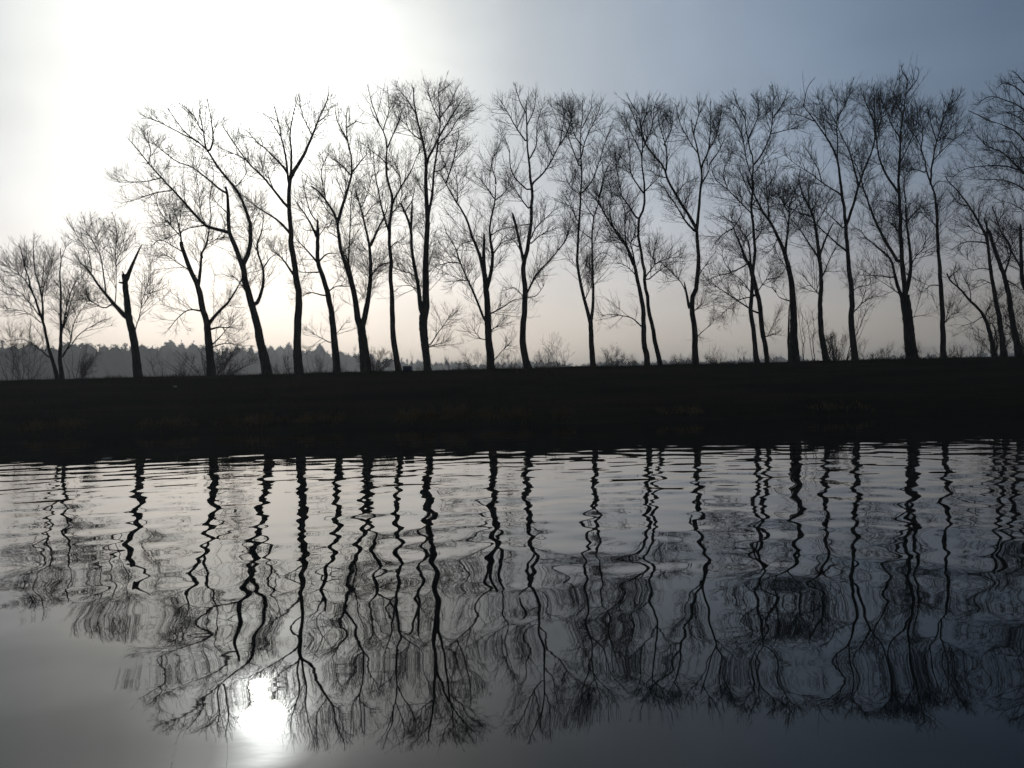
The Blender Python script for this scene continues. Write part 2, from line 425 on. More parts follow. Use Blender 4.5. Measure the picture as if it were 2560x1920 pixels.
# each limb: kind (T trunk, L limb, B broken limb), width at base and tip in zoom pixels, points in zoom pixels
TREES = [
 (1, "small bare tree with two slim trunks from one foot, leftmost on the dike", [
  "T 34 6 460,1500 430,1390 385,1270 355,1130 340,1040 305,930 285,860 245,770 225,680 190,560 150,420 135,330",
  "T 38 6 497,1500 485,1380 480,1230 487,1100 487,900 478,780 478,640 485,540 480,450 470,370",
  "L 20 5 340,1040 335,880 300,720 270,600 265,480 270,400 275,300",
  "L 10 4 335,880 350,740 395,620 420,530 435,460",
  "L 12 3 320,1000 260,910 200,840 130,780 20,745",
  "L 10 3 240,770 180,680 110,620 30,575",
  "L 14 3 400,1330 300,1240 230,1200 180,1175 60,1195",
  "L 9 3 338,1050 230,970 130,940 10,925",
  "L 16 4 495,1120 520,980 545,860 590,740 640,660 700,600",
  "L 12 4 510,1080 540,960 555,900 600,800 660,690",
  "L 14 4 495,1330 560,1180 570,1100 610,1000 680,900 730,830",
  "L 12 4 500,1290 560,1230 620,1150 720,1080 850,1010",
  "L 8 3 472,760 420,690 385,640",
  "L 9 3 225,680 200,600 210,480 190,400",
  "L 7 3 485,540 520,450 545,400"]),
 (1, "leaning broken-off tree with a bare upright spike and one leafless side limb", [
  "T 76 46 1108,1500 1080,1320 1060,1150 1025,1000 1010,850 1000,720 990,655",
  "B 42 8 1005,700 1060,570 1110,460 1135,415",
  "B 18 8 1000,700 985,655 975,630",
  "B 18 14 990,725 948,722",
  "L 46 6 1015,1005 940,930 890,870 810,770 760,700 720,640 640,560 600,510",
  "L 14 3 840,800 820,640 800,520 750,420 690,290 640,130",
  "L 10 3 735,650 700,480 640,400 560,260 520,200",
  "L 9 3 922,905 930,700 925,500 930,300 880,120",
  "L 8 3 925,560 980,420 1000,280",
  "L 14 4 900,890 830,922 720,870 640,840",
  "L 10 3 1065,1130 1110,980 1130,880 1160,780 1195,650 1200,520",
  "L 8 3 815,600 790,430 730,250 720,140",
  "L 7 3 1120,930 1180,850 1230,760"]),
 (2, "gnarled forked tree with stubby broken tops, third along the dike from the left", [
  "T 48 20 495,1550 480,1400 470,1290 440,1180 425,1110 385,1020 350,920 342,880",
  "L 12 4 345,900 338,840 325,780 300,700",
  "L 20 7 425,1110 440,1000 447,930 470,890 480,820 490,760",
  "B 16 10 446,960 438,930",
  "L 24 8 472,1290 510,1240 570,1180 610,1120 632,1080",
  "L 12 4 485,1310 530,1300 575,1300 600,1270",
  "L 10 4 490,1390 540,1340 580,1290",
  "L 10 4 440,1220 380,1215 330,1250 280,1310",
  "L 7 3 355,930 300,900 240,870 190,900",
  "L 7 3 480,820 440,740 430,640 420,560",
  "L 7 3 490,760 480,660 500,560 490,470",
  "L 7 3 340,850 260,760 220,680 240,600",
  "L 7 3 385,1020 320,980 260,940 220,960",
  "L 6 3 450,900 520,860 560,800 590,740",
  "L 8 3 490,1400 560,1380 640,1390",
  "L 7 3 630,1080 660,1020 650,960"]),
 (2, "big left-leaning tree with wide arching limbs reaching over the broken-off tree", [
  "T 56 12 768,1545 735,1400 710,1260 690,1190 660,1080 645,1000 610,900 580,830 575,740 570,660 560,605",
  "L 26 4 648,1000 675,920 685,850 680,780 650,690 610,610 545,540 480,450 460,410 400,370 330,300 270,210 250,180",
  "L 12 3 480,440 500,370 490,290 470,180 460,130",
  "L 9 3 460,405 450,330 430,240 435,140",
  "L 9 3 430,388 300,320 200,270 150,260",
  "L 7 3 440,330 400,250 300,170",
  "L 20 4 582,835 520,815 460,795 400,730 330,650 260,580 180,490 110,400 50,340",
  "L 9 3 460,795 380,810 320,840 230,880",
  "L 7 3 240,565 150,580 20,585",
  "L 7 3 300,625 200,640 120,670 50,685",
  "L 12 3 565,640 500,590 440,540 380,500 320,480 240,420 190,370",
  "L 22 5 705,1200 740,1120 745,1020 725,940 715,890 740,820 750,720",
  "L 10 4 745,1010 780,960 810,940",
  "L 10 4 680,1150 630,1080 590,1040",
  "L 7 3 725,940 690,860 700,800",
  "L 6 3 575,740 520,690 490,640",
  "L 6 3 610,610 660,540 650,470",
  "L 6 3 180,490 190,420 150,340"]),
 (3, "tall straight single-trunk tree with a broad fan of upper limbs", [
  "T 54 20 218,1610 205,1400 205,1200 190,1000 180,870 170,720 178,600 182,560",
  "L 24 4 182,580 250,470 290,370 330,270 370,180 380,90",
  "L 16 4 170,620 150,480 130,380 110,270 80,170",
  "L 16 4 180,575 182,450 175,370 195,250 230,130",
  "L 14 4 160,560 100,490 40,430 0,400 -60,330",
  "L 16 4 165,745 90,650 30,580 -50,500 -120,400 -190,300",
  "L 16 4 178,880 110,810 50,770 0,740 -60,690 -120,660",
  "L 15 5 195,1095 145,1020 110,985 70,960",
  "L 8 3 290,370 240,260 220,150",
  "L 8 3 310,310 360,270 400,200",
  "L 7 3 -50,500 -100,470 -160,460",
  "L 7 3 130,380 70,280 20,250",
  "L 7 3 90,650 60,560 90,480",
  "L 7 3 200,1020 225,1040 232,1030"]),
 (3, "slender crooked tree with a snapped top between the tall straight tree and the twin-stemmed tree", [
  "T 44 20 418,1600 400,1450 385,1300 360,1200 335,1100 318,1020 318,920 320,850",
  "B 18 8 319,870 320,800",
  "L 16 5 316,900 290,840 250,770 195,700",
  "L 14 4 320,1030 260,960 200,900",
  "L 12 4 330,1020 370,985 430,980",
  "L 10 4 368,1185 410,1155 460,1145",
  "L 10 4 325,1080 270,1080 230,1080",
  "L 9 4 318,870 300,862 255,862",
  "L 9 4 350,1200 290,1185 240,1190",
  "L 7 3 385,1445 340,1420 300,1400",
  "L 7 3 400,1420 440,1370",
  "L 8 3 320,820 280,760 240,600 240,560",
  "L 7 3 320,900 360,840 370,800"]),
 (3, "thick-footed tree splitting low into two long stems like a V", [
  "T 62 50 572,1605 560,1500 548,1400 546,1350",
  "L 38 9 540,1365 520,1250 500,1150 470,1050 440,960 425,870 415,800 380,730 340,670 280,630 240,620",
  "L 20 4 424,830 450,730 480,640 495,570 490,480 470,390 470,280 480,190",
  "L 12 4 495,565 540,510 580,460",
  "L 10 4 490,575 440,520 380,480",
  "L 8 3 360,700 340,560 380,460",
  "L 10 4 478,1050 485,900 490,750 500,650",
  "L 24 10 505,1160 480,1040 460,980",
  "L 36 7 555,1360 585,1220 595,1080 590,950 570,850 545,750 520,670 500,620",
  "L 20 5 590,950 630,860 665,790 690,720",
  "L 9 3 562,795 600,740 640,715",
  "L 9 3 597,1095 640,1050 690,1030",
  "L 9 3 470,390 420,290 410,200",
  "L 8 3 470,330 520,300 560,310",
  "L 7 3 415,800 370,760 330,690",
  "L 7 3 425,900 380,870 370,850",
  "L 7 3 545,750 580,660 600,580"]),
 (3, "slim tall upright tree just right of the V-shaped tree, beside a blue bin", [
  "T 38 5 736,1605 715,1450 705,1280 695,1100 690,980 690,870 700,780 715,700 695,620 690,520 685,420 660,340 610,260 570,180 530,140",
  "L 14 4 690,870 665,790 640,680 620,580 610,480 600,420",
  "L 12 4 712,710 750,640 800,560 830,490 860,430",
  "L 9 3 688,420 720,340 750,260 745,190",
  "L 8 3 640,310 600,200 575,100",
  "L 9 3 690,560 660,500 600,450 550,410",
  "L 8 3 690,1030 650,1040 600,1090",
  "L 7 3 692,960 730,920 760,940",
  "L 7 3 660,340 690,230 680,120",
  "L 7 3 750,640 740,560 700,480",
  "L 7 3 700,780 740,730 760,660"]),
 (3, "tall dark multi-topped tree with dense crown and swollen lower trunk", [
  "T 40 50 892,1600 880,1480 870,1380 868,1300",
  "L 46 6 872,1330 882,1250 880,1100 885,950 890,800 885,650 885,500 865,400 840,320 820,200 815,45",
  "L 28 12 862,1300 850,1180 830,1080 810,960 800,850 770,770 745,710 740,690",
  "B 15 8 804,860 810,700",
  "L 18 4 890,800 910,680 920,560 940,420 955,300 945,150 960,60",
  "L 16 4 885,505 930,420 970,340 1040,230 1080,160",
  "L 9 3 835,1110 800,1085 760,1075 720,1060",
  "L 9 3 880,1465 905,1450 960,1370 1030,1270",
  "L 9 3 882,1480 910,1462 985,1440",
  "L 9 3 940,420 1000,360 1050,280 1110,230",
  "L 8 3 955,300 910,200 890,110",
  "L 8 3 830,260 780,180 720,110",
  "L 8 3 955,280 1010,200 1040,120",
  "L 8 3 865,400 800,350 760,260",
  "L 8 3 770,770 810,700 830,600",
  "L 8 3 920,560 970,540 1000,480",
  "L 7 3 945,150 1000,110 1020,90",
  "L 7 3 850,1180 800,1150 740,1150"]),
 (4, "tree with a snapped centre stub and spreading side stems, left of centre gap", [
  "T 48 32 307,1580 290,1420 283,1300 280,1170 272,1090",
  "B 24 13 274,1110 268,1000 270,940 270,880",
  "L 24 5 270,1090 235,970 200,880 175,800 130,720 80,640 45,560 40,520",
  "L 10 3 75,615 110,510 130,420 140,330",
  "L 17 5 278,1345 230,1230 190,1130 150,1040 120,950 70,870 50,850",
  "L 8 3 140,1030 80,1030 20,1050",
  "L 7 3 192,1125 140,1120 100,1140",
  "L 26 6 282,1170 310,1060 315,980 300,880 310,780 325,690 330,600",
  "L 9 3 325,700 270,620 220,570",
  "L 8 3 322,710 380,660 400,600",
  "L 10 3 318,985 360,930 430,905",
  "L 9 3 305,890 350,860 430,840",
  "L 10 4 290,1300 370,1260 420,1225 465,1218",
  "L 9 3 292,1410 320,1370 360,1360",
  "L 7 3 310,1550 370,1480 410,1440",
  "L 7 3 288,1430 250,1420 210,1370",
  "L 7 3 215,915 160,930 130,960",
  "L 8 3 130,720 130,620 120,540",
  "L 7 3 330,600 310,520 330,440",
  "L 7 3 268,905 230,890 200,900"]),
 (4, "tall graceful tree with open feathery crown left of the widest gap", [
  "T 42 5 497,1580 480,1480 478,1380 485,1250 485,1150 480,1030 500,950 510,850 508,700 510,620 500,500 490,400 490,250 495,150 500,80",
  "B 18 11 480,1050 455,930 430,820 415,770",
  "L 10 4 505,755 450,680 400,590",
  "L 10 3 508,665 440,600 410,540 400,440 350,340",
  "L 12 3 512,625 580,560 630,480 680,390 740,330",
  "L 8 3 660,425 680,300 690,200",
  "L 9 3 505,495 540,420 545,310 580,200",
  "L 10 3 492,410 430,320 380,230 340,170",
  "L 14 5 490,1195 545,1090 600,1030 650,970 690,910 710,840",
  "L 9 3 508,935 560,890 630,850",
  "L 9 3 512,905 540,850 600,790 640,750",
  "L 8 3 490,320 530,230 540,130",
  "L 8 3 490,260 450,180 430,100",
  "L 8 3 470,990 430,920 400,910",
  "L 8 3 505,830 450,840 410,860",
  "L 7 3 650,970 700,900 720,780",
  "L 7 3 630,480 590,400 600,320",
  "L 7 3 485,1220 430,1160 390,1170",
  "L 7 3 490,1210 540,1200 580,1150",
  "L 7 3 690,380 720,290 700,220"]),
 (4, "slim tree forking low into two near-parallel stems right of the widest gap", [
  "T 34 26 834,1565 825,1420 822,1330",
  "L 22 4 820,1345 790,1230 765,1120 750,1000 755,880 770,760 775,680 770,560 765,460 770,340 780,200 760,120",
  "L 20 6 826,1340 840,1180 835,1050 830,920 835,800 860,730 870,640",
  "L 8 3 836,790 800,740 780,700",
  "L 8 3 830,910 780,870 760,850",
  "L 10 3 776,675 830,600 870,500 900,400 930,320",
  "L 9 3 768,540 720,420 690,300 675,190",
  "L 9 3 768,500 800,380 850,280 880,180",
  "L 8 3 757,820 720,740 700,700",
  "L 8 3 774,680 720,640 690,580",
  "L 9 3 866,680 900,560 950,470",
  "L 7 3 835,1020 880,980 920,990",
  "L 7 3 770,420 730,340 720,180",
  "L 7 3 775,340 820,240 830,160",
  "L 7 3 900,560 950,540 980,470",
  "L 6 3 790,1230 830,1130 815,1040"]),
 (4, "left-tilted forked trunk of a crossing pair, with one low arching branch", [
  "T 34 20 1112,1565 1097,1420 1095,1300 1085,1220 1060,1100 1040,1020",
  "L 22 6 1045,1040 1030,1000 1000,930 940,850 880,750 865,700 850,640",
  "L 9 3 1005,940 1000,830 1000,770 980,700 950,640",
  "L 12 5 1055,1090 1040,980 1030,930 1050,880 1055,800",
  "L 9 3 1093,1365 1040,1320 980,1305 920,1297 870,1310",
  "L 8 3 940,850 920,760 930,660 890,560",
  "L 8 3 880,750 840,690 780,640",
  "L 7 3 1000,930 950,900 900,900",
  "L 7 3 865,700 890,600 880,500",
  "L 7 3 1060,1100 1010,1050 960,1030"]),
 (5, "right-hand trunk of the crossing pair, leaning left across its neighbour and taller", [
  "T 28 5 274,1560 245,1420 220,1280 200,1150 185,1080 160,950 145,830 150,790 175,710 180,620 175,500 180,400 160,250 165,150",
  "L 12 4 148,800 110,740 70,680 20,600",
  "L 10 3 176,660 120,560 115,450 80,300",
  "L 10 3 180,670 230,620 270,580",
  "L 9 3 195,1100 240,1040 235,980 260,950",
  "L 8 3 205,1120 280,1060 340,1020",
  "L 9 3 176,470 130,380 80,260",
  "L 9 3 178,440 230,330 240,220 270,150",
  "L 8 3 160,950 110,920 80,860",
  "L 8 3 172,330 200,240 210,160",
  "L 8 3 165,270 120,200 100,160",
  "L 7 3 240,1040 310,1010 380,1000",
  "L 7 3 70,680 50,580 40,480"]),
 (5, "lone S-curved tree with a broken stub near its foot and a wide two-part crown", [
  "T 38 5 449,1560 438,1400 428,1290 435,1220 460,1140 470,1050 468,950 458,860 465,800 475,700 485,600 480,520 460,430 440,330 415,190",
  "B 18 8 422,1270 405,1180 395,1130",
  "L 20 5 458,850 410,770 360,690 310,590 290,530 240,470 190,400 130,260 90,180",
  "L 14 4 458,875 400,810 360,740 310,670 270,600",
  "L 11 3 300,565 300,450 270,330 250,190",
  "L 12 3 484,620 520,560 530,510",
  "L 11 3 482,530 520,450 530,350 530,160",
  "L 9 3 525,520 580,440 610,370",
  "L 8 3 440,1430 470,1405 520,1360 550,1330",
  "L 8 3 430,1290 460,1270 490,1240",
  "L 8 3 470,470 420,400 370,300 350,200",
  "L 8 3 445,360 470,250 460,160",
  "L 8 3 520,450 570,350 590,240",
  "L 8 3 285,430 330,330 330,220",
  "L 8 3 190,400 170,300 190,190",
  "L 7 3 310,590 260,580 210,540",
  "L 7 3 350,680 400,620 440,600",
  "L 7 3 463,1110 500,1050 540,1030",
  "L 7 3 405,1180 370,1120 330,1080"]),
 (5, "straight slender tree of a close-set pair, taller than its bent neighbour", [
  "T 30 5 776,1555 762,1400 755,1250 760,1130 772,1000 775,900 768,780 765,650 765,500 740,420 715,280 700,150",
  "L 10 4 768,800 690,720 620,650 560,600 530,540",
  "L 9 3 765,640 720,500 700,380 640,250 600,190",
  "L 10 3 765,510 810,440 850,330 860,200 850,90",
  "L 7 3 835,365 930,340 1000,330",
  "L 9 3 715,290 670,200 650,140",
  "L 8 3 730,380 780,260 770,140",
  "L 8 3 767,720 720,640 680,540",
  "L 8 3 855,280 910,200 930,140",
  "L 7 3 620,650 600,560 640,470",
  "L 7 3 765,560 810,480 830,420",
  "L 7 3 775,900 810,850 840,870"]),
 (5, "bent bushy-headed tree of the close-set pair with drooping left boughs", [
  "T 28 26 826,1555 800,1400 783,1270 765,1170 748,1090",
  "L 26 8 752,1110 735,1050 710,1010 690,950 655,860 650,835",
  "L 16 6 742,1060 735,990 728,930 710,890 680,850",
  "L 9 3 655,850 600,880 560,920 540,960",
  "L 9 3 720,1040 640,1080 560,1100 500,1130",
  "L 9 3 752,1200 690,1120 640,1085",
  "L 11 4 765,1290 680,1230 600,1180 500,1110",
  "L 8 3 758,1205 690,1220 640,1250 580,1310",
  "L 8 3 803,1415 850,1405 890,1390",
  "L 7 3 655,840 690,780 680,720",
  "L 7 3 652,835 600,790 560,800",
  "L 7 3 690,850 640,800 630,740",
  "L 7 3 715,900 760,860 800,880",
  "L 7 3 775,1180 820,1120 860,1110",
  "L 6 3 640,1080 600,1020 590,960"]),
 (5, "stout dark trunk forking high into a long left limb and a short right fork", [
  "T 54 24 970,1550 955,1400 950,1250 945,1150 930,1050 918,985",
  "T 20 5 945,1550 938,1420 939,1300 948,1190",
  "L 24 5 922,1000 880,900 840,820 800,760 770,700 740,640 700,530",
  "L 18 8 920,985 930,880 940,780 935,740",
  "L 9 3 938,770 880,680 840,650",
  "L 10 3 832,810 820,650 815,540 800,470",
  "L 9 3 948,1230 890,1210 870,1180",
  "L 8 3 936,750 960,680 990,600",
  "L 8 3 932,830 900,740 870,690",
  "L 7 3 820,650 860,580 880,500",
  "L 7 3 940,790 980,740 1030,720",
  "L 7 3 800,760 740,740 700,700",
  "L 7 3 935,1080 900,1020 860,1000",
  "L 7 3 880,900 850,960 800,990",
  "L 6 3 870,1185 850,1150 860,1110"]),
 (5, "many-forked stubby tree with a pointed broken spike on its right, rising from undergrowth", [
  "T 38 20 1132,1540 1105,1400 1098,1250 1105,1110 1095,1000",
  "L 22 11 1097,1020 1080,890 1050,760 1010,680 995,650",
  "L 14 4 1090,1000 1040,930 980,840 940,790",
  "B 14 6 1097,990 1135,890 1170,820",
  "L 9 3 1106,1110 1160,990 1200,900",
  "L 10 4 1055,790 990,770 940,740",
  "L 8 3 1010,680 990,600 1000,540",
  "L 8 3 1050,770 1090,700 1110,640",
  "L 8 3 1045,750 1040,660 1060,570",
  "L 7 3 950,760 900,700 880,640",
  "L 7 3 1070,850 1130,740 1150,680",
  "L 7 3 1098,1200 1050,1150 1010,1160",
  "L 7 3 1020,700 960,660 930,600"]),
 (6, "tall straight tree with a Y fork halfway and ribs of limbs sweeping left", [
  "T 38 5 364,1580 345,1400 335,1200 318,1050 315,900 310,800 295,700 280,560 260,500 220,430 160,340 100,260 40,170",
  "L 18 5 320,890 360,770 390,650 430,540 465,450 465,340 465,200 460,120",
  "L 11 3 385,670 340,500 300,420 260,330 180,220",
  "L 10 3 296,715 220,670 140,610 60,560 0,510",
  "L 12 3 318,1005 230,930 150,860 70,810",
  "L 9 3 312,900 220,810 160,770",
  "L 10 3 275,550 275,350 275,250 230,130",
  "L 8 3 195,650 170,570 100,460",
  "L 8 3 340,1350 400,1280 430,1180",
  "L 8 3 275,330 320,240 330,150",
  "L 8 3 465,400 500,300 540,200",
  "L 8 3 465,330 420,230 390,150",
  "L 8 3 160,340 90,310 20,300",
  "L 7 3 220,430 200,310 170,200",
  "L 7 3 330,1250 380,1200 440,1190",
  "L 7 3 100,260 120,170 160,110"]),
 (6, "massive wide-footed tree with several long stems fanning up, largest of the right side", [
  "T 64 52 664,1570 645,1420 632,1300 625,1240",
  "L 30 4 628,1250 610,1100 600,950 590,800 585,650 595,550 600,400 620,280 640,120 650,50",
  "L 22 6 612,1260 580,1170 560,1080 540,1040 490,1000 430,950 370,940",
  "L 20 7 605,1085 540,980 480,860 430,740 400,640 385,590",
  "L 14 3 584,690 530,620 490,500 480,400 460,320 400,190",
  "L 24 9 632,1240 655,1100 650,980 635,860 630,740",
  "L 9 3 598,560 650,460 690,350 690,250",
  "L 9 3 654,1090 690,1030 720,1000 740,920",
  "L 8 3 600,920 560,870 510,850",
  "L 8 3 590,775 540,755 480,750",
  "L 9 3 565,1150 480,1140 380,1135",
  "L 8 3 600,1235 540,1190 490,1160",
  "L 8 3 640,1370 680,1350 720,1345",
  "L 8 3 635,860 690,800 740,770",
  "L 8 3 630,745 620,660 640,580",
  "L 8 3 615,310 570,200 590,110",
  "L 8 3 630,200 690,120 700,70",
  "L 8 3 480,400 520,290 550,220",
  "L 8 3 600,420 550,340 540,270",
  "L 7 3 640,870 600,830 570,800",
  "L 7 3 430,950 390,900 350,900",
  "L 7 3 400,640 370,560 340,520",
  "L 7 3 640,120 610,70 620,40"]),
 (6, "slim straight tree with a narrow high crown right of the massive wide-footed tree", [
  "T 32 4 830,1565 822,1400 815,1200 800,1060 785,940 775,800 765,700 735,600 710,490 680,400 670,290",
  "L 12 6 797,950 795,860 795,780 772,715",
  "L 12 3 758,680 765,560 785,450 820,350 860,230 890,150",
  "L 8 3 790,435 760,340 740,250",
  "L 8 3 768,550 840,470 900,420 960,380",
  "L 8 3 764,690 800,650 850,655",
  "L 8 3 815,1190 760,1190 720,1225 690,1200",
  "L 8 3 735,605 690,590 640,590",
  "L 8 3 815,370 830,270 820,190",
  "L 8 3 710,490 720,390 700,290",
  "L 7 3 850,260 900,220 920,170",
  "L 7 3 690,430 640,360 630,280",
  "L 7 3 785,450 850,400 880,330",
  "L 7 3 822,1400 860,1350 900,1330"]),
 (6, "thin bowed stem curving left near the right edge", [
  "T 26 8 1087,1560 1060,1430 1030,1350 970,1280 910,1210 860,1160 830,1090",
  "L 9 3 855,1150 890,1120 910,1105",
  "L 8 3 1045,1390 1050,1320 1090,1260",
  "L 7 3 910,1210 880,1130 900,1060",
  "L 7 3 970,1280 960,1200 930,1150",
  "L 6 3 1030,1350 980,1380 920,1400"]),
 (6, "tree with a snapped upright top left of the leaning right-edge trunk", [
  "T 34 14 1142,1560 1120,1380 1095,1250 1075,1130 1060,1000 1052,920",
  "B 14 8 1054,940 1050,850",
  "L 17 5 1055,960 1045,930 1010,860 960,780 900,700 850,650 830,600",
  "L 10 3 1055,975 1030,965 940,965 870,1000",
  "L 8 3 1072,1110 1030,1100 980,1110",
  "L 8 3 960,780 900,760 860,700",
  "L 8 3 1010,860 1010,780 1040,720",
  "L 7 3 1100,1270 1140,1230 1160,1230",
  "L 7 3 1045,930 990,910 950,870",
  "L 7 3 1080,1180 1020,1160 990,1190"]),
 (6, "long trunk leaning left at the right edge, upright base beside the undergrowth", [
  "T 38 16 1217,1560 1195,1420 1165,1240 1120,1080 1085,970 1062,905",
  "L 12 5 1140,1140 1175,1000 1120,900 1095,820 1070,760",
  "L 10 4 1150,1160 1200,1190 1250,1230",
  "L 8 3 1065,910 1040,850 1060,780",
  "L 8 3 1120,1090 1160,1040 1150,960",
  "L 7 3 1195,1430 1150,1380 1160,1300",
  "L 7 3 1090,980 1140,900 1170,860",
  "L 6 3 1110,860 1140,800 1130,740"]),
 (6, "large dense tree cut by the right picture edge, with one pale peeled branch tip", [
  "T 46 8 1345,1560 1330,1300 1320,1050 1315,850 1310,700 1315,520 1300,380 1270,250 1250,120 1235,60",
  "B 24 14 1300,1290 1240,1180 1230,1050 1225,870",
  "L 14 4 1306,1330 1250,1190 1230,1110 1180,1010 1130,920 1090,820",
  "L 16 5 1312,560 1250,450 1200,390 1150,365 1110,350 1050,332",
  "L 14 4 1312,700 1250,620 1190,560 1130,500 1060,470 1000,410 970,370",
  "L 12 4 1311,760 1250,700 1170,655 1090,640 1000,640",
  "L 10 3 1225,597 1150,570 1020,570 930,590 860,640",
  "L 10 3 1290,320 1220,260 1150,230 1070,210 1000,250",
  "L 10 3 1265,220 1200,160 1140,140 1100,170",
  "L 9 3 1255,150 1210,100 1180,70",
  "L 9 3 1300,400 1230,330 1180,300 1100,280",
  "P 8 4 1082,343 1047,330 1000,304 954,282",
  "L 9 3 1310,640 1260,560 1180,450 1100,440",
  "L 9 3 1315,850 1240,800 1160,760 1100,760",
  "L 8 3 1312,950 1250,900 1200,900"]),
]

trunk_base_x = {}


def catmull(pts, k):
    pts = np.asarray(pts, float)
    if len(pts) == 2:
        return np.linspace(pts[0], pts[1], k)
    s = np.concatenate([[0], np.cumsum(np.linalg.norm(np.diff(pts, axis=0), axis=1))])
    t = np.linspace(0, s[-1], k)
    ext = np.vstack([2 * pts[0] - pts[1], pts, 2 * pts[-1] - pts[-2]])
    i = np.clip(np.searchsorted(s, t, side="right") - 1, 0, len(pts) - 2)
    u = ((t - s[i]) / (s[i + 1] - s[i]))[:, None]
    p0, p1, p2, p3 = ext[i], ext[i + 1], ext[i + 2], ext[i + 3]
    return 0.5 * (2 * p1 + (p2 - p0) * u + (2 * p0 - 5 * p1 + 4 * p2 - p3) * u ** 2 + (3 * p1 - p0 - 3 * p2 + p3) * u ** 3)


LIMIT = [1e9]      # shoots near the top of a crown stay short


def spawn(P, R, per_m, tmin, lmin, lmax, K, r0, r1, ang=(30, 62), up=0.35, curl=0.25, jit=0.022, tip=False, weight=None, taper=0.62):
    """child shoots along the polylines P"""
    N, Kp = R.shape
    if N == 0:
        return np.zeros((0, K, 3)), np.zeros((0, K))
    ln = np.linalg.norm(np.diff(P, axis=1), axis=2).sum(1)
    lam = per_m * ln * (1 - tmin)
    if weight is not None:
        lam = lam * weight
    cnt = rng.poisson(lam)
    idx = np.repeat(np.arange(N), cnt)
    t = tmin + (1 - tmin) * rng.random(len(idx)) ** 0.85
    if tip:
        extra = np.repeat(np.arange(N), 2)
        idx = np.concatenate([idx, extra])
        t = np.concatenate([t, np.full(len(extra), 0.985)])
    M = len(idx)
    f = t * (Kp - 1)
    i = np.minimum(f.astype(int), Kp - 2)
    u = (f - i)[:, None]
    pos = P[idx, i] * (1 - u) + P[idx, i + 1] * u
    tan = norm(P[idx, i + 1] - P[idx, i])
    rnd = norm(rng.normal(size=(M, 3)))
    side = norm(np.cross(tan, rnd))
    a = np.radians(rng.uniform(ang[0], ang[1], M))[:, None]
    if tip:
        a[-2 * N:] *= 0.35
    d = norm(tan * np.cos(a) + side * np.sin(a) + np.array([0, 0, up]) * rng.random((M, 1)))
    le = rng.uniform(lmin, lmax, M) * (1.22 - taper * t)
    if tip:
        le[-2 * N:] = rng.uniform(0.5, 1.0, 2 * N) * lmax * 0.22
    le = le * np.clip((CAM_H + (LIMIT[0] - CAM_H) * pos[:, 1] / 55.0 - pos[:, 2]) / 2.6, 0.14, 1.0)
    s = np.linspace(0, 1, K)[None, :, None]
    le_ = le[:, None, None]
    bend = norm(rng.normal(size=(M, 1, 3)))
    up_v = np.array([0, 0, 1.0])
    Q = pos[:, None, :] + d[:, None, :] * s * le_ + (up_v * curl * rng.random((M, 1, 1)) + bend * 0.08) * le_ * s ** 2
    wob = np.cumsum(rng.normal(size=(M, K, 3)), axis=1) * jit * le_ / K
    wob[:, 0] = 0
    Q = Q + wob
    sc = (0.65 + 0.35 * le / lmax)[:, None]
    RR = (r0 + (r1 - r0) * np.linspace(0, 1, K)[None, :]) * sc * np.ones((M, 1))
    RR = np.minimum(RR, np.maximum(R[idx, i] * 0.8, r1)[:, None])
    return Q, RR


